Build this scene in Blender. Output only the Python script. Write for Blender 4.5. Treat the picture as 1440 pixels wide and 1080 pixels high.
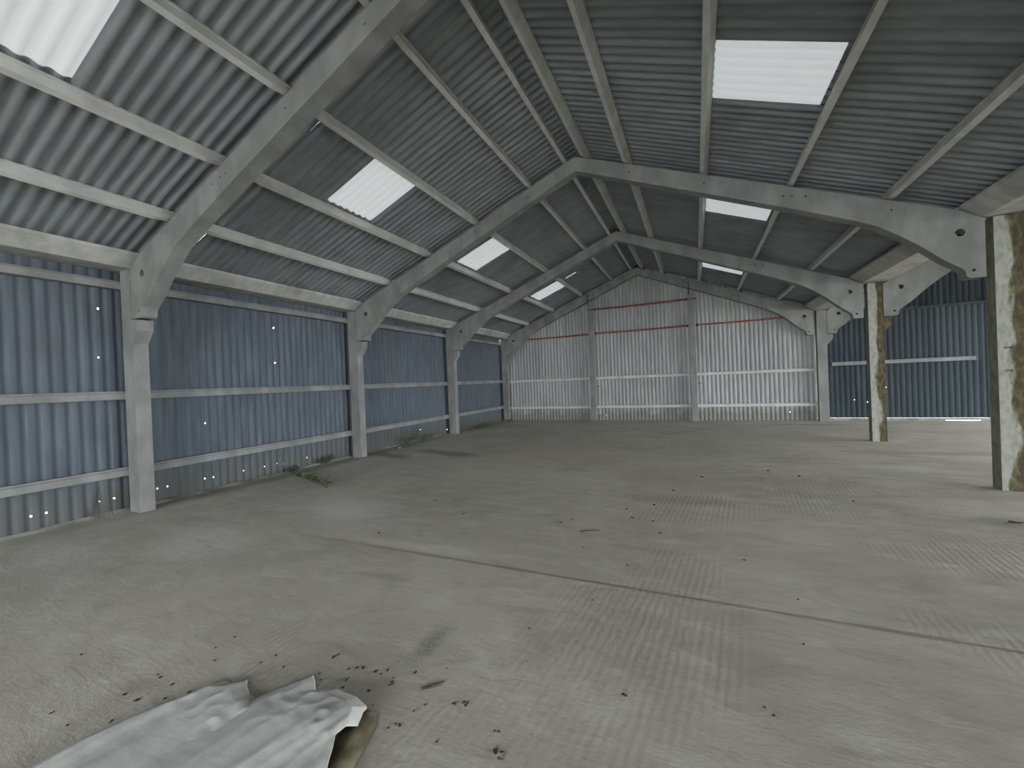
import bpy, bmesh, math, random
from mathutils import Vector, Matrix
random.seed(7)
for o in list(bpy.data.objects): bpy.data.objects.remove(o)
scn = bpy.context.scene
COL = scn.collection

# ------------------------------------------------------------------ camera
def cam_axes(yaw, pitch, roll):
    cy, sy, cp, sp = math.cos(yaw), math.sin(yaw), math.cos(pitch), math.sin(pitch)
    f = Vector((-sy*cp, cy*cp, sp)); r0 = Vector((cy, sy, 0)); u0 = r0.cross(f)
    r = r0*math.cos(roll)+u0*math.sin(roll); u = -r0*math.sin(roll)+u0*math.cos(roll)
    return r, u, f
CAM = Vector((7.866, 1.205, 1.785))
r_, u_, f_ = cam_axes(.4222, -.0054, -.0406)
cd = bpy.data.cameras.new('camera'); cam = bpy.data.objects.new('camera', cd); COL.objects.link(cam)
cd.sensor_width = 36; cd.lens = 576.1/1440*36; cd.clip_start = .05; cd.clip_end = 300
cam.matrix_world = Matrix(((r_.x, u_.x, -f_.x, CAM.x), (r_.y, u_.y, -f_.y, CAM.y), (r_.z, u_.z, -f_.z, CAM.z), (0, 0, 0, 1)))
scn.camera = cam

# ------------------------------------------------------------------ sky and exposure
SKY = 23.5
w = bpy.data.worlds.new('overcast_sky'); scn.world = w; w.use_nodes = True
w.node_tree.nodes['Background'].inputs[0].default_value = (.90, .955, 1.0, 1)
w.node_tree.nodes['Background'].inputs[1].default_value = SKY
scn.view_settings.view_transform = 'Standard'; scn.view_settings.look = 'None'
scn.view_settings.gamma = 1; scn.view_settings.use_curve_mapping = False
scn.view_settings.exposure = 0.0
for nm, x, wid, zc, hh in (('doorway_portal', 5.95, 7.6, 2.1, 4.2),):
    ld = bpy.data.lights.new(nm, 'AREA'); ld.shape = 'RECTANGLE'; ld.size = wid; ld.size_y = hh
    ld.cycles.is_portal = True
    lo = bpy.data.objects.new(nm, ld); COL.objects.link(lo); lo.location = (x, -9.6, zc)
    lo.rotation_euler = (math.radians(90), 0, 0)      # -Z of the lamp looks along +Y, into the barn
ld = bpy.data.lights.new('aisle_side_portal', 'AREA'); ld.shape = 'RECTANGLE'; ld.size = 3.7; ld.size_y = 18.6; ld.cycles.is_portal = True
lo = bpy.data.objects.new('aisle_side_portal', ld); COL.objects.link(lo); lo.location = (24.2, 9.3, 1.8)
lo.rotation_euler = (0, math.radians(90), 0)

# ------------------------------------------------------------------ helpers
B = 4.572; W = 11.69; A = .28; D = .20; XC = 5.845; SL = .395
AX = W+A                              # the second span is the first one moved by AX
TH = math.atan(SL)
def tag(o, label=None, cat=None, group=None, kind=None):
    if label: o['label'] = label
    if cat: o['category'] = cat
    if group: o['group'] = group
    if kind: o['kind'] = kind
    return o
def mesh(name, V, F, mat, smooth=False):
    m = bpy.data.meshes.new(name); m.from_pydata([tuple(v) for v in V], [], F); m.update()
    if mat: m.materials.append(mat)
    if smooth: m.polygons.foreach_set('use_smooth', [True]*len(m.polygons))
    return m
def obj(name, me, parent=None, loc=(0, 0, 0)):
    o = bpy.data.objects.new(name, me); COL.objects.link(o); o.location = loc
    if parent: o.parent = parent
    return o
def empty(name, loc=(0, 0, 0)):
    o = bpy.data.objects.new(name, None); COL.objects.link(o); o.location = loc; o.empty_display_size = .2
    return o
def from_bm(name, bm, mat, smooth=False):
    bmesh.ops.recalc_face_normals(bm, faces=bm.faces)
    m = bpy.data.meshes.new(name); bm.to_mesh(m); bm.free()
    if mat: m.materials.append(mat)
    if smooth: m.polygons.foreach_set('use_smooth', [True]*len(m.polygons))
    return m
def bevel(bm, w_, seg=1):
    bmesh.ops.bevel(bm, geom=[e for e in bm.edges if len(e.link_faces) == 2 and e.calc_face_angle(0) > .5], offset=w_, segments=seg, affect='EDGES', clamp_overlap=True)
def prism_y(poly, y0, y1, bm=None):
    """polygon in XZ swept along Y"""
    bm = bm or bmesh.new(); n = len(poly)
    a = [bm.verts.new((x, y0, z)) for x, z in poly]; b = [bm.verts.new((x, y1, z)) for x, z in poly]
    bm.faces.new(a); bm.faces.new(b[::-1])
    for i in range(n): bm.faces.new((a[i], b[i], b[(i+1) % n], a[(i+1) % n]))
    return bm
def box(x0, x1, y0, y1, z0, z1, bm=None):
    return prism_y([(x0, z0), (x1, z0), (x1, z1), (x0, z1)], y0, y1, bm)
def tube(bm, pts, rad, n=6):
    pts = [Vector(p) for p in pts]; rings = []
    for i, p in enumerate(pts):
        d = (pts[min(i+1, len(pts)-1)]-pts[max(i-1, 0)]).normalized()
        s = d.cross(Vector((0, 0, 1)) if abs(d.z) < .9 else Vector((1, 0, 0))).normalized(); t = d.cross(s)
        rr = rad[i] if isinstance(rad, (list, tuple)) else rad
        rings.append([bm.verts.new(p+(s*math.cos(2*math.pi*k/n)+t*math.sin(2*math.pi*k/n))*rr) for k in range(n)])
    for a, b in zip(rings, rings[1:]):
        for k in range(n): bm.faces.new((a[k], a[(k+1) % n], b[(k+1) % n], b[k]))
    bm.faces.new(rings[0][::-1]); bm.faces.new(rings[-1])
    return bm

# ------------------------------------------------------------------ materials
class NT:
    def __init__(s, name):
        s.m = bpy.data.materials.new(name); s.m.use_nodes = True; s.t = s.m.node_tree
        s.b = s.t.nodes['Principled BSDF']; s.pos = s.t.nodes.new('ShaderNodeNewGeometry').outputs['Position']
        s.tc = s.t.nodes.new('ShaderNodeTexCoord')
    def link(s, a, b): s.t.links.new(a, b)
    def put(s, sock, v):
        if hasattr(v, 'links'): s.link(v, sock)
        else: sock.default_value = v
    def mapping(s, vec, scale=(1, 1, 1), rot=(0, 0, 0), loc=(0, 0, 0)):
        n = s.t.nodes.new('ShaderNodeMapping'); s.link(vec, n.inputs[0])
        n.inputs['Scale'].default_value = scale; n.inputs['Rotation'].default_value = rot; n.inputs['Location'].default_value = loc
        return n.outputs[0]
    def noise(s, scale, detail=4, vec=None, rough=.55, dist=0):
        n = s.t.nodes.new('ShaderNodeTexNoise'); s.link(vec or s.pos, n.inputs['Vector'])
        n.inputs['Scale'].default_value = scale; n.inputs['Detail'].default_value = detail
        n.inputs['Roughness'].default_value = rough; n.inputs['Distortion'].default_value = dist
        return n.outputs['Fac']
    def ramp(s, fac, a, b, lo=0., hi=1.):
        n = s.t.nodes.new('ShaderNodeMapRange'); s.put(n.inputs[0], fac)
        n.inputs[1].default_value = a; n.inputs[2].default_value = b; n.inputs[3].default_value = lo; n.inputs[4].default_value = hi
        n.interpolation_type = 'SMOOTHSTEP'
        return n.outputs[0]
    def math(s, op, a, b=0.):
        n = s.t.nodes.new('ShaderNodeMath'); n.operation = op; s.put(n.inputs[0], a); s.put(n.inputs[1], b)
        return n.outputs[0]
    def mix(s, fac, a, b, mode='MIX'):
        n = s.t.nodes.new('ShaderNodeMix'); n.data_type = 'RGBA'; n.blend_type = mode
        s.put(n.inputs[0], fac)
        for sock, v in ((n.inputs[6], a), (n.inputs[7], b)):
            s.put(sock, v if hasattr(v, 'links') else (*v, 1))
        return n.outputs[2]
    def xyz(s, vec=None):
        n = s.t.nodes.new('ShaderNodeSeparateXYZ'); s.link(vec or s.pos, n.inputs[0]); return n.outputs
    def rnd(s):
        return s.t.nodes.new('ShaderNodeObjectInfo').outputs['Random']
    def spot(s, x, y, rx, ry, rot=0, soft=1., wob=.35, nscale=1.5):
        """soft blob on the floor at world x, y: 1 inside, 0 outside"""
        v = s.mapping(s.pos, loc=(-x, -y, 0)); v = s.mapping(v, rot=(0, 0, rot)); v = s.mapping(v, scale=(1/rx, 1/ry, 0))
        n = s.t.nodes.new('ShaderNodeVectorMath'); n.operation = 'LENGTH'; s.link(v, n.inputs[0])
        d = s.math('ADD', n.outputs['Value'], s.math('MULTIPLY', s.math('SUBTRACT', s.noise(nscale, 5), .5), wob*4))
        return s.ramp(d, 1+soft*.2, 1-soft*.8, 0, 1)
    def done(s, col, rough=.85, bump=None, strength=.3, dist=.01, spec=.25):
        s.put(s.b.inputs['Base Color'], col if hasattr(col, 'links') else (*col, 1))
        s.put(s.b.inputs['Roughness'], rough); s.b.inputs['Specular IOR Level'].default_value = spec
        if bump is not None:
            n = s.t.nodes.new('ShaderNodeBump'); n.inputs['Strength'].default_value = strength; n.inputs['Distance'].default_value = dist
            s.link(bump, n.inputs['Height']); s.link(n.outputs[0], s.b.inputs['Normal'])
        return s.m

def mat_sheet(name, c0, c1, streak_axis, dirt=(.10, .11, .09), dirt_amt=.35, base_z=None):
    t = NT(name)
    sc = {'z': (1, 1, .12), 'x': (.12, 1, .3)}[streak_axis]
    n1 = t.noise(9, 5, t.mapping(t.pos, sc)); n2 = t.noise(1.1, 4); n3 = t.noise(60, 3)
    col = t.mix(t.ramp(n1, .35, .7), c0, c1)
    col = t.mix(t.math('MULTIPLY', t.ramp(n2, .5, .75), dirt_amt), col, dirt)
    col = t.mix(t.math('MULTIPLY', t.rnd(), .22), col, (.12, .13, .135))
    if base_z:
        z = t.xyz()[2]
        low = t.ramp(t.math('ADD', z, t.math('MULTIPLY', t.noise(2.5, 5), -1.1)), .15, -.35)
        col = t.mix(t.math('MULTIPLY', low, .75), col, base_z)
    return t.done(col, .9, t.math('ADD', t.math('MULTIPLY', n3, .5), n1), .25, .006)
M = {}
M['roof'] = mat_sheet('fibre_cement_roof', (.215, .234, .247), (.285, .305, .318), 'x', (.13, .138, .143), .5)
M['left'] = mat_sheet('blue_grey_wall_sheet', (.092, .110, .134), (.130, .153, .178), 'z', (.07, .08, .092), .45, (.11, .115, .1))
M['gable'] = mat_sheet('pale_grey_wall_sheet', (.37, .385, .375), (.48, .49, .475), 'z', (.30, .31, .27), .45, (.2, .2, .17))
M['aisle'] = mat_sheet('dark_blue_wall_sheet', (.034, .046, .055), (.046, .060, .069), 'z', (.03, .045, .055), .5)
M['aisle_top'] = mat_sheet('darker_upper_wall_sheet', (.014, .022, .03), (.03, .042, .052), 'z', (.012, .018, .022), .6)  # upper tier, darker than the sheets below it

def mat_conc(name, c0, c1, stain=(.2, .19, .15), amt=.35, scale=3.):
    t = NT(name)
    n1 = t.noise(scale, 6, t.mapping(t.pos, (1, 1, .5))); n2 = t.noise(45, 4); n3 = t.noise(1.3, 4, t.mapping(t.pos, (1, 1, .35)))
    col = t.mix(t.ramp(n1, .35, .65), c0, c1)
    col = t.mix(t.math('MULTIPLY', t.ramp(n3, .52, .72), amt), col, stain)
    col = t.mix(t.ramp(n2, .66, .8, 0, .5), col, (.15, .15, .13))
    return t.done(col, .9, t.math('ADD', n2, n1), .3, .006)
M['paint'] = mat_conc('whitewashed_concrete', (.20, .20, .19), (.27, .27, .256), (.12, .115, .098))
M['purlin'] = mat_conc('pale_concrete_purlin', (.50, .50, .475), (.60, .60, .565), (.32, .31, .26), .3)
M['rail'] = mat_conc('grey_concrete_rail', (.20, .205, .20), (.27, .27, .26), (.13, .128, .11), .4)
M['gutter'] = mat_conc('weathered_gutter_concrete', (.38, .38, .35), (.50, .49, .45), (.22, .21, .17), .6, 5)
M['plinth'] = mat_conc('plinth_concrete', (.17, .168, .145), (.29, .28, .25))

def mat_stained(name):
    t = NT(name); o = t.xyz(t.tc.outputs['Object'])
    n = t.noise(3.2, 6, t.mapping(t.pos, (1, 1, .28)), .6); n2 = t.noise(14, 5, t.mapping(t.pos, (1, 1, .5))); n3 = t.noise(50, 3)
    white = t.mix(t.ramp(n2, .4, .7), (.37, .37, .325), (.26, .26, .205))
    olive = t.mix(t.ramp(n2, .35, .65), (.15, .15, .10), (.235, .235, .17))
    brown = t.mix(t.ramp(n2, .4, .65), (.07, .058, .034), (.14, .115, .062))
    # whitewash survives as a ragged band on the middle of the front face; right of it moss and rust brown
    xw = t.math('ADD', o[0], t.math('MULTIPLY', t.math('SUBTRACT', n, .5), .42))
    front = t.ramp(o[1], .012, .004)
    band = t.math('MULTIPLY', front, t.ramp(xw, .150, .125))
    col = t.mix(band, olive, white)
    col = t.mix(t.math('MULTIPLY', front, t.ramp(xw, .140, .175)), col, brown)
    return t.done(col, .92, t.math('ADD', n2, t.math('MULTIPLY', n3, .5)), .5, .012)
M['stained'] = mat_stained('algae_stained_concrete')

def mat_floor():
    t = NT('worn_concrete_floor')
    n1 = t.noise(.55, 6, dist=.6); n2 = t.noise(2.2, 6, t.mapping(t.pos, (1, 2.2, 1)), .6, .8); n3 = t.noise(38, 5); n4 = t.noise(220, 2)
    col = t.mix(t.ramp(n1, .3, .7), (0.449, 0.417, 0.350), (0.563, 0.524, 0.446))
    col = t.mix(t.ramp(n2, .42, .75, 0, .55), col, (0.670, 0.642, 0.577))
    col = t.mix(t.ramp(t.noise(1.1, 6, t.mapping(t.pos, (.8, 1.6, 1), loc=(5, 3, 0)), .65, 1.2), .5, .72, 0, .55), col, (0.335, 0.308, 0.260))
    # green tinge and dust left of centre, red-brown stains, scuffs
    for (x, y, rx, ry, rot, c, a) in (
        (4.6, 11.3, 2.2, 1.8, 0, (0.509, 0.458, 0.335), .55),
        (1.9, 10.2, 1.6, .35, .25, (0.255, 0.177, 0.136), .75),
        (.5, 9.6, 1.0, .3, .3, (0.201, 0.157, 0.124), .7),
        (7.3, 8.9, 1.1, .8, 0, (0.402, 0.308, 0.248), .40),
        (7.4, 7.5, 1.0, .35, 0, (0.335, 0.249, 0.192), .45),
        (9.4, 9.0, 1.1, .5, 0, (0.402, 0.341, 0.260), .4),
        (3.1, 5.7, .8, .5, .2, (0.720, 0.700, 0.680), .6),
        (5.1, 4.9, 1.3, .13, -.05, (0.697, 0.655, 0.583), .6),
        (2.2, 4.2, .9, .5, .3, (0.697, 0.668, 0.608), .5),
        (1.2, 3.4, .9, .5, .2, (0.670, 0.642, 0.583), .4),
        (11.2, 10.5, .9, .35, .2, (0.697, 0.668, 0.620), .5),
        (11.8, 8.8, 1.0, .25, -.35, (0.268, 0.249, 0.211), .5),
        (11.1, 17.3, 1.6, .3, 0, (0.241, 0.229, 0.198), .6),
        (12.6, 12.2, 2.0, .3, -.1, (0.268, 0.249, 0.211), .5),
        (11.0, 7.55, .5, .25, 0, (0.201, 0.190, 0.161), .5),
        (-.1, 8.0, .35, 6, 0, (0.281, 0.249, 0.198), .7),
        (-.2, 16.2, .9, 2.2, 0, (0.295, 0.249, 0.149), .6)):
        col = t.mix(t.math('MULTIPLY', t.spot(x, y, rx, ry, rot), a), col, c)
    scuff = t.math('MULTIPLY', t.spot(6.13, 3.53, .095, .26, 0.03, 1.2, .2, 9), t.ramp(t.noise(90, 3), .35, .6))
    col = t.mix(t.math('MULTIPLY', scuff, .75), col, (0.121, 0.118, 0.105))
    jd = t.math('ABSOLUTE', t.math('SUBTRACT', t.xyz()[1], 4.74)); jn = t.math('MULTIPLY', t.noise(2.2, 6), .05)
    col = t.mix(t.math('MULTIPLY', t.ramp(t.math('SUBTRACT', jd, jn), .010, -.018), t.ramp(t.xyz()[0], 2.5, 6.5, .15, .6)), col, (.17, .145, .11))
    # small pits and specks
    v = t.t.nodes.new('ShaderNodeTexVoronoi'); t.link(t.pos, v.inputs['Vector']); v.inputs['Scale'].default_value = 9
    spk = t.ramp(v.outputs['Distance'], .07, .03, 0, 1)
    spk = t.math('MULTIPLY', spk, t.ramp(t.noise(1.7, 3), .52, .6))
    col = t.mix(t.math('MULTIPLY', spk, .6), col, (0.188, 0.157, 0.124))
    # tamped ridges running down the barn, washed out in places
    wv = t.t.nodes.new('ShaderNodeTexWave'); wv.bands_direction = 'X'
    t.link(t.mapping(t.pos, rot=(0, 0, .10)), wv.inputs['Vector']); wv.inputs['Scale'].default_value = 5.5
    wv.inputs['Distortion'].default_value = 2.2; wv.inputs['Detail'].default_value = 3; wv.inputs['Detail Scale'].default_value = 1.4
    rid = t.math('MULTIPLY', wv.outputs['Fac'], t.ramp(t.noise(.7, 3, t.mapping(t.pos, loc=(9, 2, 0))), .42, .6))
    swirl = t.noise(5, 5, t.mapping(t.pos, (.5, 2.4, 1), (0, 0, .35)), .6, 2.0)
    col = t.mix(t.ramp(swirl, .48, .72, 0, .38), col, (0.362, 0.334, 0.285))
    h = t.math('ADD', t.math('MULTIPLY', rid, .20), t.math('ADD', t.math('MULTIPLY', n3, .5), t.math('MULTIPLY', n4, .2)))
    h = t.math('ADD', h, t.math('MULTIPLY', swirl, .5))
    return t.done(col, t.ramp(n2, .3, .7, .72, .92), h, .45, .012, .3)
M['floor'] = mat_floor()

def mat_plain(name, c0, c1, rough=.8, scale=8, metal=0, bump=.2):
    t = NT(name); n = t.noise(scale, 4)
    t.b.inputs['Metallic'].default_value = metal
    return t.done(t.mix(t.ramp(n, .35, .65), c0, c1), rough, t.noise(scale*5, 3), bump, .004)
M['red'] = mat_plain('red_oxide_steel', (.20, .045, .035), (.30, .085, .06), .7, 5)
M['black'] = mat_plain('blackened_steel', (.02, .022, .022), (.05, .05, .048), .6, 10)
M['void'] = mat_plain('dark_hole_lining', (.02, .02, .02), (.04, .04, .04), 1., 10)
M['crumb'] = mat_plain('dark_dry_debris', (.03, .026, .02), (.08, .065, .05), .9, 40)
M['twig'] = mat_plain('dry_twig', (.06, .05, .04), (.13, .11, .085), .9, 40)
M['leaf'] = mat_plain('weed_leaf', (.07, .105, .045), (.13, .17, .075), .6, 30)
M['leaf_dark'] = mat_plain('wall_weed_leaf', (.07, .11, .05), (.12, .17, .08), .6, 30)  # much the same green as the other weed leaves
M['moss'] = mat_plain('moss', (.12, .14, .06), (.22, .23, .12), .95, 20)
M['gravel'] = mat_plain('outdoor_gravel', (.38, .37, .35), (.5, .49, .46), .95, 3)
M['flap'] = mat_plain('brown_shade_flap', (.12, .10, .06), (.24, .21, .14), .6, 9)  # dirt-brown shade under the polythene edge, put into the colour
M['nest'] = mat_plain('nest_straw', (.03, .035, .025), (.07, .065, .045), .95, 30)

def mat_skylight():
    t = NT('grp_rooflight_sheet'); n = t.noise(2.5, 5)
    tr = t.t.nodes.new('ShaderNodeBsdfTranslucent'); di = t.t.nodes.new('ShaderNodeBsdfDiffuse')
    c = t.mix(t.ramp(n, .55, .72, 0, .35), (.55/SKY, .548/SKY, .53/SKY), (.44/SKY, .44/SKY, .41/SKY))
    c = t.mix(t.ramp(t.noise(14, 4), .68, .76, 0, .5), c, (.27/SKY, .27/SKY, .24/SKY))
    t.link(c, tr.inputs[0]); di.inputs[0].default_value = (.3, .3, .29, 1)
    ad = t.t.nodes.new('ShaderNodeAddShader'); t.link(tr.outputs[0], ad.inputs[0]); t.link(di.outputs[0], ad.inputs[1])
    t.link(ad.outputs[0], t.t.nodes['Material Output'].inputs[0]); return t.m
M['sky'] = mat_skylight()

def mat_plastic():
    t = NT('crumpled_polythene')
    n = t.noise(4, 5, t.mapping(t.pos, (1, 3, 1), (0, 0, .6)))
    stain = t.math('MULTIPLY', t.spot(5.18, 2.78, .16, .10, .3, 1, .3, 12), .5)
    c = t.mix(t.ramp(n, .3, .7), (.66, .655, .62), (.79, .78, .735))
    c = t.mix(stain, c, (.42, .31, .24))
    t.b.inputs['Transmission Weight'].default_value = .12
    h = t.noise(14, 4, t.mapping(t.pos, (1, 4, 1), (0, 0, .6)))
    return t.done(c, .38, h, .12, .01, .45)
M['plastic'] = mat_plastic()

# ------------------------------------------------------------------ corrugated sheets
CP = .146; CD = .015; SW = 7*CP
def prof(u, wall=False):
    s = math.cos(2*math.pi*u/CP)
    return wall*max(-1, min(1, s*1.7+.75)) if wall else CD*max(-1, min(1, s*1.25))
def sheet_mesh(name, mat, width, v0, v1, step=8, thick=.006, holes=(), single=False, wall=False):
    """corrugated sheet: x across the corrugations, y along them, z out. v0/v1 may be functions of u; holes drop short strips; walls have wide flats and narrow grooves"""
    n = int(round(width/CP*step)); us = [width*i/n for i in range(n+1)]
    f0 = v0 if callable(v0) else (lambda u: v0); f1 = v1 if callable(v1) else (lambda u: v1)
    V = []; F = []
    def strip(i, a0, a1, b0, b1):
        k = len(V)
        for (u, lo, hi) in ((us[i], a0, a1), (us[i+1], b0, b1)):
            V.append((u, lo, prof(u, wall))); V.append((u, hi, prof(u, wall)))
            if not single: V.append((u, lo, prof(u, wall)-thick)); V.append((u, hi, prof(u, wall)-thick))
        if single: F.append((k, k+2, k+3, k+1)); return
        F.extend([(k, k+4, k+5, k+1), (k+2, k+3, k+7, k+6), (k, k+2, k+6, k+4), (k+1, k+5, k+7, k+3)])
        if i == 0: F.append((k, k+1, k+3, k+2))
        if i == n-1: F.append((k+4, k+6, k+7, k+5))
    hs = {}
    for (hu, hv, hr) in holes: hs.setdefault(int(hu/width*n), []).append((hv-hr, hv+hr))
    for i in range(n):
        a0, a1, b0, b1 = f0(us[i]), f1(us[i]), f0(us[i+1]), f1(us[i+1])
        if a1-a0 < .01 and b1-b0 < .01: continue
        a1 = max(a1, a0+.002); b1 = max(b1, b0+.002)
        if i in hs:
            lo = None
            for (p, q) in sorted(hs[i]):
                strip(i, a0 if lo is None else lo, p, b0 if lo is None else lo, p); lo = q
            strip(i, lo, a1, lo, b1)
        else: strip(i, a0, a1, b0, b1)
    m = mesh(name, V, F, mat)
    bm = bmesh.new(); bm.from_mesh(m); bmesh.ops.remove_doubles(bm, verts=bm.verts, dist=1e-5); bm.to_mesh(m); bm.free()
    m.polygons.foreach_set('use_smooth', [True]*len(m.polygons))
    if not single:
        try: m.set_sharp_from_angle(angle=math.radians(50))
        except Exception: pass
    return m
def place(o, origin, ex, ey):
    ex = Vector(ex).normalized(); ey = Vector(ey).normalized(); ez = ex.cross(ey)
    o.matrix_world = Matrix(((ex.x, ey.x, ez.x, origin[0]), (ex.y, ey.y, ez.y, origin[1]), (ex.z, ey.z, ez.z, origin[2]), (0, 0, 0, 1)))
    return o

Y0 = -9.085; YG = 18.66         # first sheet edge, sheets along the barn, gable sheet plane
ROWS = [(-.30, 1.09), (1.05, 2.33), (2.27, 3.56), (3.50, 4.86), (4.80, 5.845)]   # plan distance from the column face
ZS = 6.315                             # sheet mid-plane at the ridge
# rooflights: span, side, start of sheet along Y
SKYL = {(0, -1, 2): 1, (0, -1, 6): 2, (0, -1, 10): 3, (0, -1, 15): 4, (0, 1, 6): 5, (0, 1, 10): 6, (0, 1, 15): 7}
YO = {2: Y0+11*SW, 6: Y0+15*SW, 10: Y0+19*SW, 15: Y0+24*SW}
def roof_rows(side, span):
    par = CEIL[span]
    cosT = math.cos(TH)
    for r, (t0, t1) in enumerate(ROWS):
        L = (t1-t0)/cosT+.03
        me = sheet_mesh('roof_sheet', M['roof'], SW, 0, L)
        y = Y0; k = 0; cells = []
        # walk along the barn, leaving exactly one sheet width at each rooflight
        marks = sorted(YO[i] for (sp, sd, i) in SKYL if sp == span and sd == side) if r == 2 else []
        while y < YG-.02:
            nxt = [m_ for m_ in marks if m_ >= y-.01]
            if nxt and abs(nxt[0]-y) < .02: cells.append((y, SW, True)); y += SW; continue
            lim = nxt[0] if nxt else YG+.06
            wd = min(SW, lim-y)
            wd = math.ceil(wd/CP-1e-4)*CP if wd < SW-.01 else SW      # whole corrugations, so the laps close
            cells.append((y, wd, False)); y += wd
        for (yy, wd, sky) in cells:
            if sky:
                i = [k_ for k_, v_ in YO.items() if abs(v_-yy) < .02][0]; nwin = SKYL[(span, side, i)]
                m2 = sheet_mesh('rooflight_sheet', M['sky'], SW+2*CP, 0, L, single=True)
                o = bpy.data.objects.new('window_%d' % nwin, None); COL.objects.link(o); o.empty_display_size = .2
                where = {2: 'top left of the picture, nearest of the left roof slope', 6: 'second nearest' if side < 0 else 'nearest and largest', 10: 'third nearest' if side < 0 else 'middle', 15: 'farthest'}[i]
                tag(o, 'bright translucent rooflight in the %s roof slope, %s' % ('left' if side < 0 else 'right', where), 'skylight', None, 'structure')
                ch = obj('rooflight_sheet', m2, o)
                tgt = o
            else:
                m2 = me if abs(wd-SW) < 1e-3 else sheet_mesh('roof_sheet', M['roof'], wd, 0, L)
                if span == 0 and side < 0 and r == 3 and yy < 15.65 < yy+wd:
                    # a cracked sheet: a narrow strip of daylight up the slope
                    uc = yy+wd-15.66
                    m2 = sheet_mesh('roof_sheet', M['roof'], wd, 0, L, holes=[(uc+k*CP/8, .36+.035*k, .21+.02*(k % 2)) for k in range(-4, 5)])
                    sl = sheet_mesh('rooflight_patch', M['sky'], .40, 0, .70, single=True)
                    wn = tag(empty('window_8'), 'narrow bright slit of daylight in the left roof slope, just above its farthest rooflight', 'skylight', None, 'structure')
                    place(obj('rooflight_patch', sl, wn), (t0+.02, 15.66+.2, ZS-(XC-t0)*SL+.05), (0, -1, 0), (cosT, 0, math.sin(TH)))
                tgt = obj('roof_sheet', m2, par)
            x = span*AX+(t0 if side < 0 else 2*XC-t0); z = ZS-(XC-t0)*SL
            ex = Vector((0, 1, 0)) if side > 0 else Vector((0, -1, 0))
            yy2 = yy if side > 0 else yy+wd
            if sky: yy2 += -CP*side
            
            dx = (1 if side < 0 else -1)
            lift = .003*(r % 2)+.004*(int(yy*7) % 2)+(.012 if sky else 0)
            tilt = random.uniform(-.002, .002)
            place(tgt, (x, yy2, z+lift), ex, (dx*cosT, 0, math.sin(TH)+tilt))
CEIL = {}
for sp in (0, 1):
    CEIL[sp] = tag(empty('ceiling', (0, 0, 0)), ['grey corrugated fibre cement roof over the main span', 'grey corrugated roof over the dark right-hand aisle'][sp], 'roof', None, 'structure')
    for sd in (-1, 1): roof_rows(sd, sp)
# ridge capping: two wings and a roll
for sp in (0, 1):
    bm = bmesh.new(); x = XC+sp*AX; z = ZS+.05
    prism_y([(x-.28, z-.28*SL), (x-.28, z-.28*SL+.012), (x-.05, z-.02), (x, z+.05), (x+.05, z-.02), (x+.28, z-.28*SL+.012), (x+.28, z-.28*SL), (x+.04, z-.035), (x, z+.03), (x-.04, z-.035)], Y0, YG+.06, bm)
    obj('ridge_capping', from_bm('ridge_capping', bm, M['roof']), CEIL[sp])

# small holes that let daylight through the wall sheets: (world y, z)
HOLES = [(3.574, 0.222), (3.721, 0.225), (4.29, 0.223), (4.44, 0.225), (5.017, 0.233), (5.165, 0.232), (5.745, 0.231), (5.892, 0.224), (6.449, 0.224), (6.894, 0.218), (7.167, 0.224), (7.316, 0.194), (7.912, 0.216), (5.787, 1.251), (7.222, 3.164), (7.219, 2.408), (4.351, 3.161), (4.341, 2.414), (10.115, 3.124), (10.817, 3.156), (13.613, 3.239), (13.594, 2.369), (12.208, 0.342), (13.797, 0.146)]
def wall_x(name, x, sgn, mat, label, holes):
    par = tag(empty(name), label, 'wall', None, 'structure')
    y = Y0; k = 0; ye = YG if sgn > 0 else .8
    while y < ye-.02:
        wd = min(SW, ye+.02-y)
        for (z0, z1) in ((-.02, 1.90), (1.82, 3.98)):
            hs = [((hy-y) if sgn > 0 else (wd-(hy-y)), hz-z0, .011) for (hy, hz) in holes if y+.02 < hy < y+wd-.02 and z0+.05 < hz < z1-.05]
            # all holes sit clear of the other tier
            hs = [h for h in hs if not (z0 < 1 and h[1]+z0 > 1.8)]
            o = obj('wall_sheet', sheet_mesh('wall_sheet', mat, wd, 0, z1-z0, holes=hs, wall=.013), par)
            off = .004*(k % 2)+(.004 if z0 > 1 else 0)
            if sgn > 0: place(o, (x-off, y, z0), (0, 1, 0), (0, 0, 1))
            else: place(o, (x+off, y+wd, z0), (0, -1, 0), (0, 0, 1))
        y += wd; k += 1
XL = -.445
wall_x('wall_left', XL, 1, M['left'], 'blue-grey corrugated sheet wall along the left side', HOLES)
wall_x('wall_right', 2*AX-A+.445, -1, M['aisle'], 'unseen dark corrugated wall on the far aisle side, cut short to let light in', [])  # unseen; ends early so the added side opening lights the far floor

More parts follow.
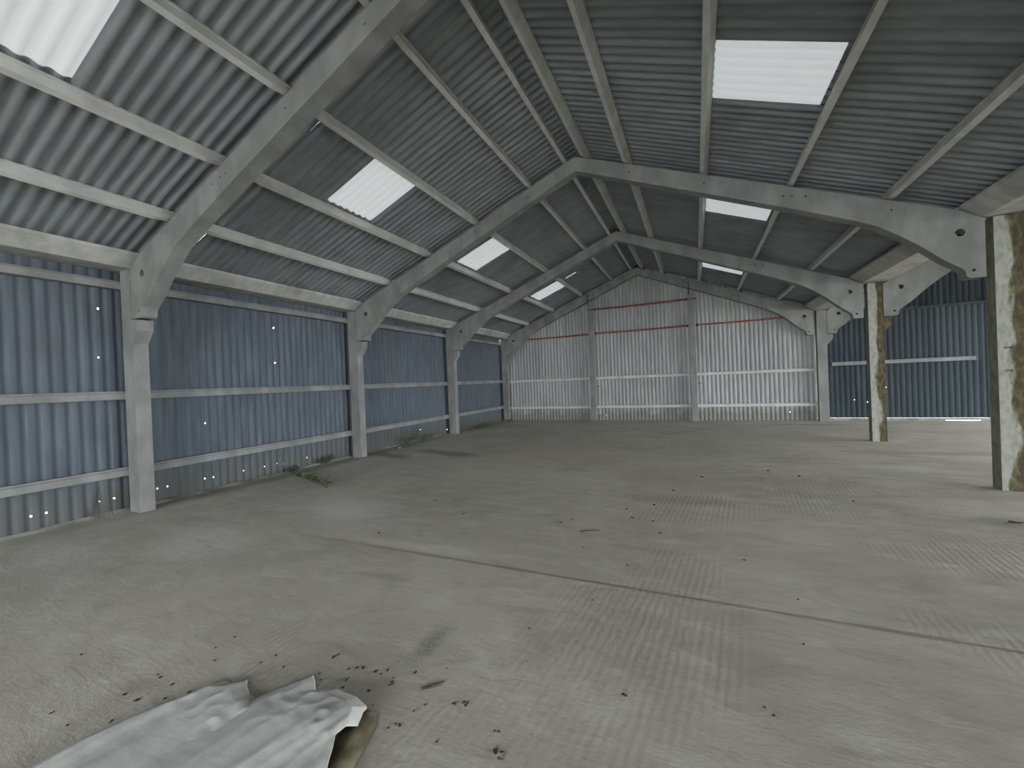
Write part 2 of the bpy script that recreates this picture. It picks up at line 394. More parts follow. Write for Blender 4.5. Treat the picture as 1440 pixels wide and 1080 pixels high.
def gable(name, span, mat, tiers, label, holes, z_off):
    mats = mat if isinstance(mat, tuple) else (mat,)*3
    par = tag(empty(name), label, 'wall', None, 'structure')
    x0 = XL if span == 0 else AX-A/2; x1 = AX-A/2 if span == 0 else 2*AX-A+.445
    x = x0; k = 0; xc = XC+span*AX
    while x < x1-.02:
        wd = min(SW, x1-x)
        for j, (z0, z1) in enumerate(tiers):
            top = lambda u: max(0, min(z1, ZS+.05-abs(x+u-xc)*SL)-z0)
            if max(top(0), top(wd), top(wd/2)) < .03: continue
            hs = [(hx-x, hz-z0, .012) for (hx, hz) in holes if x+.02 < hx < x+wd-.02 and z0+.05 < hz < z1-.1]
            o = obj('wall_sheet', sheet_mesh('wall_sheet', mats[j], wd, 0, top, holes=hs, wall=.020 if span == 0 else .010), par)
            place(o, (x, YG+.004*(k % 2)-.009*j+z_off[j], z0), (1, 0, 0), (0, 0, 1))
        x += wd; k += 1
gable('wall_back', 0, M['gable'], [(-.02, 1.82), (1.72, 3.72), (3.62, 6.4)], 'pale grey corrugated gable end wall facing the camera', [(4.35, .22), (10.9, .3)], (0, 0, 0))
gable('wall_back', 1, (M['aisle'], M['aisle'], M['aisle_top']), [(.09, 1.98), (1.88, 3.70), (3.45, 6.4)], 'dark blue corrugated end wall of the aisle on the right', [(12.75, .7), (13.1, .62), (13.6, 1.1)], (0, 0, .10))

# front gable of the main span, behind the camera, unseen; its doorway is added for the light
par = tag(empty('wall_front'), 'unseen corrugated gable wall behind the camera, tall doorway added to let light in', 'wall', None, 'structure')
x = XL; k = 0
while x < AX-A/2-.02:
    wd = min(SW, AX-A/2-x); z0 = 4.2 if 2.3 < x+wd/2 < 9.6 else -.02
    o = obj('wall_sheet', sheet_mesh('wall_sheet', M['gable'], wd, 0, lambda u: ZS+.02-abs(x+wd-u-XC)*SL-z0, wall=.013), par)
    place(o, (x+wd, Y0+.03, z0), (-1, 0, 0), (0, 0, 1)); x += wd
par = tag(empty('wall_front'), 'unseen corrugated gable wall closing the aisle behind the camera to hold back light', 'wall', None, 'structure')  # added unseen wall, keeps front light off the near floor
while x < 2*AX-A+.42:
    wd = min(SW, 2*AX-A+.445-x)
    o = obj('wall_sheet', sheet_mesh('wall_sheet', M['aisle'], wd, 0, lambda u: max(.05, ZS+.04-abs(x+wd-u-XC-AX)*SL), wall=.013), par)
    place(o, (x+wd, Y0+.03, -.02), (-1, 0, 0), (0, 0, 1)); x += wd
# ------------------------------------------------------------------ floor
fl = tag(empty('floor'), 'worn grey concrete floor with a joint across it', 'floor', None, 'structure')
JY = 4.74
def slab(x0, x1, y0, y1):
    bm = box(x0, x1, y0, y1, -.15, 0); bevel(bm, .003, 1)
    obj('concrete_slab', from_bm('concrete_slab', bm, M['floor']), fl)
slab(-.62, 24.1, -9.6, JY-.003); slab(-.62, 24.1, JY+.003, 19.0)
bm = box(-.62, 24.1, JY-.003, JY+.003, -.15, -.006); obj('joint_filler', from_bm('joint_filler', bm, M['crumb']), fl)
g = obj('ground', mesh('ground', [(-40, -40, -.06), (60, -40, -.06), (60, 60, -.06), (-40, 60, -.06)], [(0, 1, 2, 3)], M['gravel']))
tag(g, 'gravel ground outside the barn', 'ground', None, 'structure')
# mortar fillet at the foot of the left wall; plinth of the aisle end wall
bm = bmesh.new(); n = 60; rows = []
rs = random.Random(3)
for i in range(n+1):
    y = Y0+(YG-Y0)*i/n; h = .015+.03*rs.random(); d = .05+.07*rs.random()
    rows.append([bm.verts.new((XL+.03, y, -.01)), bm.verts.new((XL+.03, y, h)), bm.verts.new((XL+.03+d, y, -.01))])
for a, b in zip(rows, rows[1:]):
    for i in range(3): bm.faces.new((a[i], a[(i+1) % 3], b[(i+1) % 3], b[i]))
bm.faces.new(rows[0]); bm.faces.new(rows[-1][::-1])
tag(obj('baseboard_left', from_bm('baseboard_left', bm, M['plinth'])), 'rough mortar fillet at the foot of the left wall', 'mortar', None, 'structure')
bm = box(12.0, 15.02, YG-.06, YG+.05, -.01, .085); box(15.86, 23.7, YG-.06, YG+.05, -.01, .085, bm); box(15.02, 15.86, YG-.06, YG+.05, .028, .085, bm)
tag(obj('baseboard_back', from_bm('baseboard_back', bm, M['plinth'])), 'low concrete plinth under the blue aisle end wall, daylight showing beneath', 'plinth', None, 'structure')

# ------------------------------------------------------------------ concrete frames
ORD = ['behind the camera', 'nearest the camera', 'second from the camera', 'third from the camera', 'standing against the end wall']
ARCH = ['arch behind the camera', 'nearest arch', 'second arch', 'third arch', 'end wall arch']
def drill(bm_obj, cuts):
    """real bolt holes: boolean cut with cylinders"""
    for (x, z, rad) in cuts:
        bm = bmesh.new(); tube(bm, [(x, -.3, z), (x, .6, z)], rad, 14)
        c = bpy.data.objects.new('cutter', from_bm('cutter', bm, None)); COL.objects.link(c)
        md = bm_obj.modifiers.new('hole', 'BOOLEAN'); md.object = c; md.solver = 'EXACT'
        CUT.append(c)
CUT = []
def half_poly(gap):
    return [(gap, 2.985), (.25, 2.985), (.285, 3.01), (.30, 3.09), (.33, 3.13), (.52, 3.28), (.80, 3.55), (1.02, 3.735), (1.25, 3.90), (1.55, 4.055), (2.45, 4.45), (XC, 5.875), (XC, 6.15), (.34, 3.958), (.07, 3.785), (gap, 3.755)]
def bake(o):
    dg = bpy.context.evaluated_depsgraph_get(); me = bpy.data.meshes.new_from_object(o.evaluated_get(dg))
    o.modifiers.clear(); o.data = me
def half_mesh(mirror, gap):
    bm = prism_y([((2*XC-x) if mirror else x, z) for x, z in half_poly(gap)], 0, D); bevel(bm, .012)
    o = obj('rafter_half', from_bm('rafter_half', bm, M['paint']))
    cuts = [(.34, 3.64, .055), (.21, 3.09, .022)]
    for t in (1.05, 2.28, 3.55, 4.80):
        cuts.append((t+.03, 3.84+SL*t-.14, .014))
    cuts += [(2.13, 4.55, .014), (2.43, 4.62, .014)]
    drill(o, [((2*XC-x) if mirror else x, z, r) for x, z, r in cuts])
    bpy.context.view_layer.update(); bake(o); me = o.data; bpy.data.objects.remove(o)
    for c in CUT: bpy.data.objects.remove(c)
    CUT.clear()
    return me
RL = half_mesh(False, .012); RR = half_mesh(True, .085); RRa = half_mesh(True, .012)
def bolt_mesh():
    bm = bmesh.new(); tube(bm, [(0, -.012, 0), (0, .06, 0)], .018, 6); tube(bm, [(0, -.03, 0), (0, 0, 0)], .009, 6)
    return from_bm('haunch_bolt', bm, M['black'])
BOLT = bolt_mesh()
for sp in (0, 1):
    for i in range(5):
        root = empty('portal_arch', (sp*AX, i*B, 0))
        tag(root, ('whitewashed concrete roof arch of the main span, ' if sp == 0 else 'concrete roof arch of the right-hand aisle, ')+ORD[i], 'roof arch', 'concrete arches of the '+('main span' if sp == 0 else 'aisle'))
        obj('rafter', RL, root); obj('rafter', RR if sp == 0 else RRa, root)
        for sx in (1, -1):
            x = XC-sx*(XC-.34); obj('haunch_bolt', BOLT, root, (x+.018, .03, 3.63))
        bm = box(XC-.09, XC+.09, -.006, 0, 5.93, 6.06); bevel(bm, .004)
        obj('ridge_joint_plate', from_bm('ridge_joint_plate', bm, M['paint']), root)

def col_poly(corb_l, corb_r, top):
    p = [(0, 0), (A, 0)]
    if corb_r: p += [(A, 2.60), (A+.05, 2.66), (A+.16, 2.80), (A+.17, 2.96), (A, 2.965)]
    p += [(A, top), (0, top)]
    if corb_l: p += [(0, 2.965), (-.17, 2.96), (-.16, 2.80), (-.05, 2.66), (0, 2.60)]
    return p
def column(x, y, cl, cr, mat, label, slots=(), top=3.80):
    root = tag(empty('concrete_column', (x, y, 0)), label, 'column', 'concrete columns')
    bm = prism_y(col_poly(cl, cr, top), 0, D); bevel(bm, .014, 2)
    sh = obj('shaft', from_bm('shaft', bm, mat))
    if slots:
        for (sx, sz, sw, shh) in slots:
            b2 = box(sx-sw/2, sx+sw/2, -.05, .035, sz-shh/2, sz+shh/2)
            c = bpy.data.objects.new('cutter', from_bm('cutter', b2, None)); COL.objects.link(c); CUT.append(c)
            md = sh.modifiers.new('s', 'BOOLEAN'); md.object = c; md.solver = 'EXACT'
        bpy.context.view_layer.update(); bake(sh)
        for c in CUT: bpy.data.objects.remove(c)
        CUT.clear()
    sh.parent = root
    return root
for i in range(5):
    wh = ['behind the camera', 'nearest the camera', 'second from the camera', 'third from the camera', 'in the left back corner'][i]
    column(-A, i*B, False, True, M['paint'], 'whitewashed concrete column with corbel on the left wall, '+wh, top=3.76)
    wh = ['behind the camera', 'nearest, outside the right edge', 'moss and rust stained, nearest one in view', 'brown streaked, third from the camera', 'clean pale one at the end wall between the spans'][i]
    column(W, i*B, False, True, M['stained'] if i in (1, 2, 3) else M['paint'], 'freestanding concrete column, '+wh,
           slots=((.10, 1.98, .085, .022), (.10, 1.66, .085, .022)) if i == 2 else ())
    column(AX*2-A, i*B, True, False, M['paint'], 'concrete column on the far aisle wall, '+['behind the camera', 'first', 'second', 'third', 'last'][i], top=3.76)

# ------------------------------------------------------------------ purlins
BAY = ['bay over the camera', 'between nearest and second arches', 'between second and third arches', 'last bay before end wall']
def purlin_mesh(wd=.085, dp=.165, y0=.0, y1=B):
    """concrete purlin, soffit rising at both ends, top flange with a groove under it; x across, z normal to the roof"""
    bm = bmesh.new(); h = wd/2
    ys = [(y0+.008, .125), (y0+.22, .128), (y0+.42, dp), (y1-.20, dp), (y1-.02, .128), (y1-.008+.0, .125)]
    ys = [(.008, .118), (.24, .122), (.46, dp), (B-.28, dp), (B-.06, .122), (B-.008, .118)]
    R = []
    for (y, d) in ys:
        q = [(-h*.82, -d), (h*.82, -d), (h*.98, -.052), (h*.80, -.046), (h*.80, -.038), (h*1.1, -.034), (h*1.1, 0), (-h*1.1, 0), (-h*1.1, -.034), (-h*.80, -.038), (-h*.80, -.046), (-h*.98, -.052)]
        R.append([bm.verts.new((x, y, z)) for x, z in q])
    for a, b in zip(R, R[1:]):
        for k in range(12): bm.faces.new((a[k], a[(k+1) % 12], b[(k+1) % 12], b[k]))
    bm.faces.new(R[0]); bm.faces.new(R[-1][::-1])
    return from_bm('concrete_purlin', bm, M['purlin'])
PM = purlin_mesh()
ROWT = [1.06, 2.28, 3.55, 4.83, 5.60]
RN = ['lowest', 'second-lowest', 'middle', 'second-highest', 'topmost']
for sp in (0, 1):
    for sd in (-1, 1):
        for k, t in enumerate(ROWT):
            for b in range(4):
                x = sp*AX+(t if sd < 0 else 2*XC-t)
                z = 3.84+SL*t+.148
                o = obj('concrete_purlin', PM, None, (x, b*B+.1, z)); o.rotation_euler = (0, -TH if sd < 0 else TH, 0)
                tag(o, '%s concrete purlin, %s slope of %s, %s' % (RN[k], 'left' if sd < 0 else 'right', 'main roof' if sp == 0 else 'aisle roof', BAY[b]), 'purlin', 'concrete purlins of the main roof' if sp == 0 else 'concrete purlins of the aisle roof')

# ------------------------------------------------------------------ gutters
def gutter(xc, half, b, label, group, zb=3.815):
    t = .035; bw = half*.52
    poly = [(-bw, 0), (bw, 0), (half, .17), (half, .215), (half-t, .215), (bw-.01, t+.02), (-bw+.01, t+.02), (-half+t, .215), (-half, .215), (-half, .17)]
    bm = prism_y(poly, .006, B-.006); bevel(bm, .008)
    o = obj('concrete_gutter', from_bm('concrete_gutter', bm, M['gutter']), None, (xc, b*B+.1, zb)); tag(o, label, 'gutter', group)
for b in range(4):
    gutter(W+A/2, .46, b, 'wide concrete valley gutter over freestanding columns, '+BAY[b], 'concrete gutters')
    gutter(-.225, .40, b, 'pale concrete eaves gutter atop the left wall, '+BAY[b], 'concrete gutters', 3.765)
    gutter(2*AX-A+.225, .40, b, 'concrete eaves gutter above the far aisle wall, '+BAY[b], 'concrete gutters', 3.765)

# ------------------------------------------------------------------ wall rails
def rail_mesh(L, hgt=.13):
    # section: upright face with a ledge and a sloping back towards the sheets (x = out from the wall, z = up)
    poly = [(-.11, 0), (0, 0), (0, hgt*.72), (-.018, hgt*.78), (-.03, hgt), (-.075, hgt), (-.11, hgt*.5)]
    bm = prism_y(poly, .0, L); bevel(bm, .005); return from_bm('wall_rail', bm, M['rail'])
RM = rail_mesh(B-.012)
RNM = {0: 'lower', 1: 'upper', 2: 'eaves-level'}
for b in range(4):
    for k, z in enumerate((.565, 1.755, 3.475)):
        o = obj('wall_rail', RM, None, (-A-.004, b*B+.106, z))
        tag(o, '%s concrete rail across the left wall, %s' % (RNM[k], BAY[b]), 'rail', 'concrete rails of the left wall')
        o = obj('wall_rail', RM, None, (2*AX+.004, (b+1)*B+.094, z)); o.rotation_euler = (0, 0, math.pi)
        tag(o, '%s concrete rail on the far aisle wall, %s' % (RNM[k], BAY[b]), 'rail', 'concrete rails of the far aisle wall')
YF = 4*B+D+.008
def gable_rail(x0, x1, z, label, group, hgt=.11, mt='purlin'):
    bm = bmesh.new(); poly = [(-.11, 0), (0, 0), (0, hgt*.72), (-.018, hgt*.78), (-.03, hgt), (-.075, hgt), (-.11, hgt*.5)]
    prism_y(poly, 0, x1-x0, bm); bevel(bm, .005)
    o = obj('wall_rail', from_bm('wall_rail', bm, M[mt]), None, (x0, YF, z)); o.rotation_euler = (0, 0, -math.pi/2); tag(o, label, 'rail', group)
P1, P2 = 3.79, 7.69
SEG = [(-.27, P1+.105, 'left third'), (P1+.115, P2+.105, 'middle third'), (P2+.115, W+.10, 'right third')]
for (x0, x1, nm) in SEG:
    for z, nn in ((.52, 'lower'), (1.735, 'upper')):
        gable_rail(x0, x1, z, '%s pale concrete rail on the end wall, %s' % (nn, nm), 'concrete rails of the end wall')
gable_rail(AX+.16, 15.72, 1.885, 'pale concrete rail across the dark blue aisle end wall', 'rails of the aisle end wall', .12, 'rail')
# red steel angles high on the end wall
def angle(x0, x1, z, label):
    bm = bmesh.new(); poly = [(0, 0), (.055, 0), (.055, .007), (.007, .007), (.007, .06), (0, .06)]
    n = 10; R = []
    for i in range(n+1):
        x = x0+(x1-x0)*i/n; sag = -.02*math.sin(math.pi*i/n)
        R.append([bm.verts.new((x, YF-.0+y, z+sag+q)) for y, q in poly])
    for a, b in zip(R, R[1:]):
        for k in range(6): bm.faces.new((a[k], a[(k+1) % 6], b[(k+1) % 6], b[k]))
    bm.faces.new(R[0]); bm.faces.new(R[-1][::-1])
    root = empty('steel_rail', ((x0+x1)/2, YF, z)); tag(root, label, 'rail', 'red steel rails on the end wall')
    o = obj('angle_bar', from_bm('angle_bar', bm, M['red']), root); o.location = (-(x0+x1)/2, -YF, -z)
    for xb in (x0+.05, x1-.05):
        b2 = box(xb-.035, xb+.035, YF-.01, YF, z-.03, z+.05); bevel(b2, .003)
        c = obj('end_cleat', from_bm('end_cleat', b2, M['black']), root); c.location = (-(x0+x1)/2, -YF, -z)
angle(P1+.23, P2-.01, 4.68, 'upper dark red steel rail between the two end wall posts')
angle(.62, P1-.01, 3.65, 'lower red steel rail, left of the left end wall post')
angle(P1+.23, P2-.01, 3.66, 'lower red steel rail between the two end wall posts')
angle(P2+.23, 11.0, 3.66, 'lower red steel rail, right of the right end wall post')
# end wall posts
for (x, nm) in ((P1, 'left'), (P2, 'right')):
    zt = 5.86-abs(x+.11-XC)*.42-.01
    root = tag(empty('wall_post', (x, 4*B, 0)), '%s of the two slender concrete posts on the end wall' % nm, 'post', 'end wall posts')
    bm = box(0, .21, .02, D, 0, zt); bevel(bm, .01, 2); obj('shaft', from_bm('shaft', bm, M['paint']), root)
    s = -.0
    bm = box(.02, .055, -.02, .0, zt-.20, zt+.30); box(.02, .14, -.02, .0, zt-.012, zt+.02, bm); bevel(bm, .003)
    obj('top_bracket', from_bm('top_bracket', bm, M['black']), root)
    bm = box(-.02, .26, .0, .012, 4.66, 4.685); box(.24 if nm == 'right' else .2, .29 if nm == 'right' else .25, -.02, .012, 4.64, 4.70, bm)
    obj('fixing_strap', from_bm('fixing_strap', bm, M['black']), root)
    for z in (.58, 1.79):
        bm = box(-.004, .214, .012, .02, z+.055, z+.063); obj('rail_tie', from_bm('rail_tie', bm, M['black']), root)
    bm = box(.235, .25, .19, .30, 1.42, 1.45); box(.24, .37, .20, .225, 1.43, 1.45, bm)
    obj('side_bracket', from_bm('side_bracket', bm, M['black']), root)
# dark timber post behind the aisle end wall upper sheets
bm = box(13.92, 14.06, YG-.055, YG+.06, 3.66, 5.2); bevel(bm, .005)
tag(obj('timber_post', from_bm('timber_post', bm, M['black'])), 'dark upright against the upper sheets of the blue aisle end wall', 'post')
bm = box(AX+.36, 23.5, YG-.075, YG-.04, 3.60, 3.68); bevel(bm, .005)
tag(obj('timber_rail', from_bm('timber_rail', bm, M['black'])), 'dark ragged rail between upper and lower sheets of the aisle end wall', 'rail')
# narrow broken slit of light in the roof, built as a short clear strip
# ------------------------------------------------------------------ nests at the ridge
def nest(x, y, z, r, label):
    rs = random.Random(int(y*10)); bm = bmesh.new()
    for k in range(46):
        a = rs.uniform(0, 6.28); rr = r*rs.uniform(.7, 1.05); h = rs.uniform(-.03, .05); L = rs.uniform(.5, 1.1)
        pts = [(rr*math.cos(a+L*s), rr*.8*math.sin(a+L*s), h+.02*math.sin(5*s+a)) for s in (-.5, -.17, .17, .5)]
        tube(bm, pts, .005, 4)
    o = obj('bird_nest', from_bm('bird_nest', bm, M['nest']), None, (x, y, z)); tag(o, label, 'nest')
nest(XC+.02, 3*B+.10, 6.19, .13, 'dark ring of old nest straw on top of the third arch')
nest(XC+.02, 4*B+.10, 6.19, .12, 'dark clump of old nest straw on top of the end wall arch')

# ------------------------------------------------------------------ polythene sheet in the foreground
def lerp1(P, x):
    for (a, va), (b, vb) in zip(P, P[1:]):
        if x <= b: return va+(vb-va)*max(0, (x-a))/(b-a)
    return P[-1][1]
def polythene():
    """two folds; q runs across (x), s runs away from the camera (y)"""
    from mathutils import noise
    def fold(name, xl, xr, far, hgt, nu, nv, seed, raise_r):
        V = []; F = []; sd = seed*3.7
        def ridged(x, y, z=0): return 1-abs(noise.noise(Vector((x, y, z+sd))))*2.2
        for i in range(nu+1):
            s = i/nu
            for j in range(nv+1):
                q = j/nv; yf = lerp1(far, q); y = 1.25+(yf-1.25)*s
                x = lerp1(xl, y)*(1-q)+lerp1(xr, y)*q
                e = min(1, q*10)**.7*min(1, (1-s)*16+.15)
                er = 1 if raise_r else min(1, (1-q)*8)
                xx = x-.25*y          # folds run a little aslant
                c1 = ridged(xx*2.6, y*.75); c2 = ridged(xx*7, y*1.6, 5); c3 = ridged(x*11, y*9, 9); c4 = noise.noise(Vector((x*3, y*3, sd)))
                crs = max(0, 1-abs(s-.88)*9)        # finer crumples near the far end
                z = .005+e*er*(hgt(s, q)+.009*c1+.004*max(0, c2)+.0016*c3*(.5+crs)+.005*c4+.006*crs*max(0, ridged(x*8, y*10, 3)))
                if raise_r and q > .94: z -= (q-.94)/.06*.008
                V.append((x+.010*noise.noise(Vector((y*7, 1, sd))), y+.010*noise.noise(Vector((x*9, 4, sd)))*s, max(.004, z)))
        for i in range(nu):
            for j in range(nv):
                k = i*(nv+1)+j; F.append((k, k+1, k+nv+2, k+nv+1))
        return mesh(name, V, F, M['plastic'], True)
    root = tag(empty('polythene_sheet', (5.6, 2.2, 0)), 'crumpled translucent white polythene sheet lying in the bottom left corner', 'plastic sheet')
    lo = obj('lower_fold', fold('lower_fold', [(1.2, 4.70), (1.8, 4.80), (2.0, 4.83), (2.2, 4.87), (2.4, 4.94), (2.55, 5.02), (2.77, 5.13)], [(1.2, 5.60), (3, 5.60)],
        [(0, 2.70), (.06, 2.75), (.16, 2.745), (.30, 2.80), (.40, 2.77), (.60, 2.735), (1, 2.70)], lambda s, q: .016+.010*q, 110, 90, 3, False), root)
    up = obj('upper_fold', fold('upper_fold', [(1.2, 5.05), (2.0, 5.20), (2.6, 5.42), (2.9, 5.55)], [(1.2, 6.60), (2.3, 6.42), (2.5, 6.30), (2.60, 6.22), (2.66, 6.17), (2.78, 6.20), (2.9, 6.21)],
        [(0, 2.74), (.07, 2.93), (.12, 2.985), (.20, 2.955), (.30, 2.90), (.48, 2.95), (.58, 2.94), (.72, 2.945), (.88, 2.91), (1, 2.80)], lambda s, q: .028+.042*max(0, q-.1), 150, 130, 8, True), root)
    # added brown flap: shade and through-light painted in under the raised right edge
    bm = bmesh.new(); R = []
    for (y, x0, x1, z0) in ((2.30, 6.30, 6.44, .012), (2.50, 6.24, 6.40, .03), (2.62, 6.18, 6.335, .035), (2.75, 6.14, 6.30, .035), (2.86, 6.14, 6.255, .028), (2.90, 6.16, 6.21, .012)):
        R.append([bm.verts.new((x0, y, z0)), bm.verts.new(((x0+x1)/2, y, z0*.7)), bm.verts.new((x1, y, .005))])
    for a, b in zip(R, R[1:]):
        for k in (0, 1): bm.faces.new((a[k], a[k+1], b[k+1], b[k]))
    fl_ = obj('shade_flap', from_bm('shade_flap', bm, M['flap'], True), root); fl_['label'] = 'brown flap added as the shade under the edge'
    for o in (lo, up, fl_):
        o.location = (-5.6, -2.2, 0)
        md = o.modifiers.new('thickness', 'SOLIDIFY'); md.thickness = .0025; md.offset = 1
polythene()

# ------------------------------------------------------------------ crumbs and twigs on the floor
def px_floor(px, py, h=0.):
    """where the ray through a pixel of the photograph met the floor: used once to note down positions"""
    d = f_*576.08+r_*(px-720)+u_*(540-py); t = (h-CAM.z)/d.z; return CAM+d*t
def crumb_mesh(seed, n=7):
    rs = random.Random(seed); bm = bmesh.new(); bmesh.ops.create_icosphere(bm, subdivisions=1, radius=1)
    for v in bm.verts: v.co *= rs.uniform(.6, 1.25)
    for v in bm.verts: v.co.z = max(v.co.z*.55, -.3)+.3
    return from_bm('debris_crumb', bm, M['crumb'])
CR = [crumb_mesh(k) for k in range(4)]
crumbs = [(388, 922, 5), (399, 938, 5), (366, 932, 4), (490, 941, 5), (502, 939, 6), (511, 939, 6), (529, 944, 6), (536, 948, 5), (545, 943, 5), (553, 953, 4), (551, 960, 6), (584, 946, 6), (519, 972, 6), (524, 992, 4),
    (483, 967, 5), (451, 956, 4), (449, 947, 3), (598, 991, 6), (582, 1000, 5), (562, 1020, 6), (546, 1024, 4), (556, 1018, 5), (639, 990, 7), (652, 988, 6), (657, 989, 6), (655, 992, 5), (695, 1028, 4), (701, 1029, 5), (614, 1044, 5), (697, 1057, 9), (705, 1058, 6),
    (175, 977, 6), (193, 985, 6), (226, 953, 5), (222, 949, 4), (242, 963, 5), (267, 974, 6), (266, 975, 5), (232, 983, 5), (158, 1013, 4), (155, 1016, 4), (114, 921, 4), (303, 911, 4), (302, 929, 5), (330, 896, 4), (95, 1020, 4), (71, 1004, 5), (74, 1002, 4),
    (877, 977, 6), (880, 979, 5), (947, 690, 6), (987, 671, 5), (1124, 670, 6), (920, 710, 5), (805, 730, 5), (788, 735, 5), (918, 733, 5), (889, 728, 5), (881, 716, 5), (928, 750, 5), (1047, 788, 5), (820, 770, 4), (882, 795, 5), (833, 844, 4), (1122, 843, 4), (744, 884, 5), (1088, 1007, 5), (1075, 995, 5),
    (533, 750, 5), (595, 687, 4), (612, 704, 4), (652, 723, 5), (1080, 662, 5), (1200, 705, 4), (560, 931, 3), (628, 940, 3), (742, 930, 3), (1130, 906, 4)]
for k, (px, py, s) in enumerate(crumbs):
    p = px_floor(px, py); dist = (p-CAM).length; rad = max(.004, s*.5*dist/600)*.68
    o = obj('debris_crumb', CR[k % 4], None, (p.x, p.y, .0)); o.scale = (rad*random.uniform(.8, 1.5), rad*random.uniform(.7, 1.1), rad*.8); o.rotation_euler = (0, 0, random.uniform(0, 6.28))
    if px < 130: nm = 'at the far left, beside the polythene edge'
    elif px < 290: nm = 'scattered just behind the left part of the polythene'
    elif px < 470: nm = 'just behind the tip of the polythene' if py > 915 else 'in the open behind the polythene'
    elif px < 570 and py < 1000: nm = 'in the row right of the polythene tip'
    elif px < 570 and py > 1000: nm = 'near the short twig at the bottom'
    elif px < 640 and py > 900: nm = 'beside the long thin twig'
    elif px < 720 and py > 900: nm = 'in the small clumps right of the long twig'
    elif py > 870: nm = 'on the bare foreground floor at the right'
    elif py > 765: nm = 'just in front of the floor joint'
    elif px < 700: nm = 'on the left half of the floor beyond the joint'
    elif px < 940: nm = 'near the thin twig on the middle floor'
    else: nm = 'on the right half of the floor before the columns'
    tag(o, 'small dark dried crumb '+nm, 'debris', 'dark crumbs '+nm)
def twig(pxs, rad, label, mat='twig', fork=None):
    pts = [px_floor(*q) for q in pxs]; P = []
    for a, b in zip(pts, pts[1:]):
        for t in (0, .25, .5, .75): P.append(a.lerp(b, t))
    P.append(pts[-1]); P = [Vector((p.x, p.y, rad+.001+.003*math.sin(i*1.3)**2)) for i, p in enumerate(P)]
    c = P[0].copy(); c.z = 0; P = [p-c for p in P]; bm = bmesh.new(); tube(bm, P, [rad*(1-.5*i/len(P)) for i in range(len(P))], 6)
    if fork: tube(bm, [P[len(P)//2], P[len(P)//2]+Vector(fork)], [rad*.7, rad*.3], 5)
    tag(obj('twig', from_bm('twig', bm, M[mat]), None, c), label, 'twig')
twig([(592, 969), (610, 964), (625, 959)], .004, 'long thin dark twig right of the polythene sheet', 'crumb', (.03, .01, .002))
twig([(594, 971), (612, 967), (622, 963)], .003, 'thinner twig lying right beside the long dark twig')
twig([(467, 927), (478, 921)], .007, 'short thick dark stick above the tip of the polythene', 'crumb')
twig([(486, 959), (491, 954)], .005, 'tiny dark stick between the polythene and the line of crumbs', 'crumb')
twig([(546, 965), (554, 963)], .003, 'tiny thin twig under the row of crumbs', 'crumb')
twig([(1418, 735), (1432, 737), (1446, 737)], .012, 'dark stick at the right edge, in front of the stained column', 'crumb')
twig([(816, 748), (828, 747), (843, 747)], .007, 'thin dark twig on the floor in the middle of the barn', 'crumb')
twig([(700, 1068), (708, 1070)], .005, 'short twig at the bottom edge under the pair of crumbs', 'crumb')

# ------------------------------------------------------------------ weeds
def leaf_bm(bm, p, dirn, size, up=.2, wide=.5):
    d = Vector(dirn).normalized(); s = d.cross(Vector((0, 0, 1))); s = s.normalized() if s.length > .01 else Vector((1, 0, 0)); n = s.cross(d)
    prof_ = [(0, .04), (.25, .8), (.5, 1), (.8, .55), (1, .02)]; rows = []
    for (t, w_) in prof_:
        c = Vector(p)+d*size*t+Vector((0, 0, 1))*size*up*math.sin(t*2.6)
        rows.append([bm.verts.new(c-s*size*wide*.5*w_+n*size*.05), bm.verts.new(c), bm.verts.new(c+s*size*wide*.5*w_+n*size*.05)])
    for a, b in zip(rows, rows[1:]):
        bm.faces.new((a[0], a[1], b[1], b[0])); bm.faces.new((a[1], a[2], b[2], b[1]))
def creeper():
    path = [px_floor(*q) for q in ((400, 660), (410, 665), (422, 672), (433, 676), (443, 680), (452, 683), (461, 687))]
    path[0].x = XL+.12
    base = path[0].copy(); base.z = 0; root = tag(empty('creeping_weed', base), 'creeping weed with green leaves trailing over the floor from the left wall', 'weed')
    P = [Vector((p.x, p.y, .015+.012*(i % 2)))-base for i, p in enumerate(path)]
    bm = bmesh.new(); tube(bm, P, .006, 6); obj('stem', from_bm('stem', bm, M['twig']), root)
    rs = random.Random(5)
    for k in range(46):
        s = (k+.5)/46*(len(P)-1); i = int(s); p = P[i].lerp(P[min(i+1, len(P)-1)], s-i)
        a = rs.uniform(0, 6.28); bm = bmesh.new(); sz = rs.uniform(.10, .19); p = p+Vector((rs.uniform(-.05, .05), rs.uniform(-.05, .05), 0))
        leaf_bm(bm, p+Vector((0, 0, .012)), (math.cos(a), math.sin(a), rs.uniform(0, .45)), sz, .3, .62)
        obj('leaf', from_bm('leaf', bm, M['leaf'], True), root)
creeper()
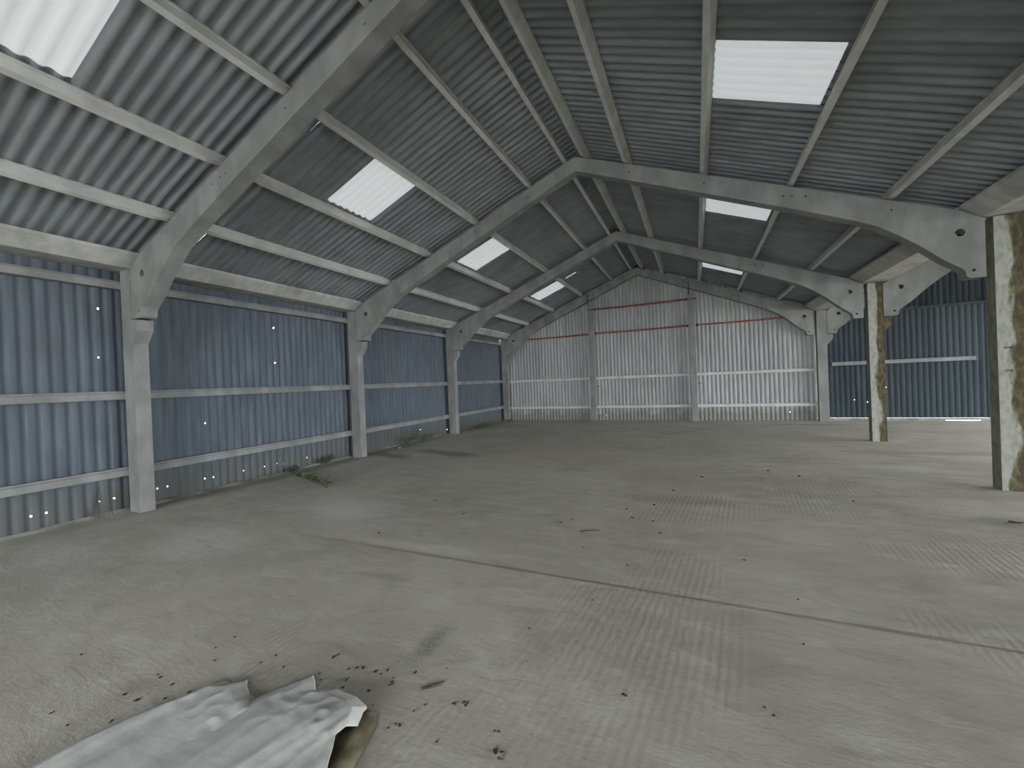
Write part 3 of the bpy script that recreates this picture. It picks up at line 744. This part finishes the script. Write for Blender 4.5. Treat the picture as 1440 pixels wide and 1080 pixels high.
def tuft(x, y, n, hgt, mat, label, seed, size=.06, spread=.12, name='weed'):
    rs = random.Random(seed); root = tag(empty(name, (x, y, 0)), label, 'weed')
    bm = bmesh.new(); lv = bmesh.new()
    for k in range(n):
        a = rs.uniform(0, 6.28); r0 = rs.uniform(0, spread); h = hgt*rs.uniform(.4, 1); b = Vector((r0*math.cos(a)*.4, r0*math.sin(a), 0))
        t = b+Vector((spread*.9*abs(math.cos(a)), spread*math.sin(a), h)); tube(bm, [b, b.lerp(t, .5)+Vector((0, 0, h*.1)), t], .0035, 4)
        for j in range(7):
            q = b.lerp(t, .25+.75*j/6); c = rs.uniform(0, 6.28); leaf_bm(lv, q, (math.cos(c), math.sin(c), rs.uniform(-.2, .6)), size*rs.uniform(.6, 1.2), .2, .45)
    obj('stems', from_bm('stems', bm, M['twig']), root); lf = obj('foliage', from_bm('foliage', lv, M[mat]), root); lf['kind'] = 'stuff'
p = px_floor(446, 652); tuft(max(p.x, XL+.12), p.y, 22, .24, 'leaf', 'bright green bushy weed at the foot of the left wall before the second arch', 2, .06, .16)
p = px_floor(400, 663); tuft(XL+.13, p.y, 8, .10, 'leaf', 'low green tuft at the wall where the creeping weed begins', 12, .05, .08)
tuft(XL+.14, 11.2, 24, .55, 'leaf_dark', 'dark straggly weed climbing to the lower rail, between the second and third arches', 4, .07, .42)
tuft(XL+.14, 12.2, 12, .25, 'leaf_dark', 'small dark weed near the third arch on the left wall', 6, .06, .25)
tuft(XL+.14, 15.6, 26, .30, 'moss', 'mossy mat of weeds along the left wall in the last bay', 9, .06, .9)
tuft(-.05, 18.1, 10, .12, 'moss', 'rusty green moss clump in the left back corner', 10, .05, .2)
tuft(XL+.13, 5.6, 8, .07, 'moss', 'thin mossy weed along the mortar just past the nearest left column', 11, .04, .35)
# dead stems leaning on the nearest left column
bm = bmesh.new(); rs = random.Random(4)
for k in range(7):
    b = Vector((rs.uniform(-.1, .12), rs.uniform(-.25, .0), .003)); t = b+Vector((rs.uniform(-.08, .02), rs.uniform(-.1, .12), rs.uniform(.15, .5)))
    tube(bm, [b, b.lerp(t, .5)+Vector((rs.uniform(-.04, .04), 0, 0)), t], [.005, .004, .002], 5)
dp = tag(empty('dead_weed', (-.34, 4.40, 0)), 'dry dead weed stems beside the foot of the nearest left column', 'weed'); obj('stems', from_bm('stems', bm, M['twig']), dp)
p = px_floor(604, 613)
bm = bmesh.new()
for k in range(6):
    a = rs.uniform(-.5, .5); tube(bm, [(0, 0, .008), (.25*math.cos(a), -.25*math.sin(a)-.05, .015), (.5*math.cos(a), -.6*math.sin(a), .008)], [.009, .007, .004], 5)
tag(obj('dead_branch', from_bm('dead_branch', bm, M['twig']), None, (p.x-.35, p.y+.2, 0)), 'dead branch on the floor in front of the third left column', 'branch')
# pale pebble of mortar near the second left column
bm = bmesh.new(); bmesh.ops.create_icosphere(bm, subdivisions=2, radius=.04)
for v in bm.verts: v.co *= rs.uniform(.8, 1.2); v.co.z = max(v.co.z, -.02)
p = px_floor(562, 631); tag(obj('mortar_lump', from_bm('mortar_lump', bm, M['plinth']), None, (p.x, p.y, .02)), 'pale lump of mortar on the floor by the left wall past the second column', 'rubble')
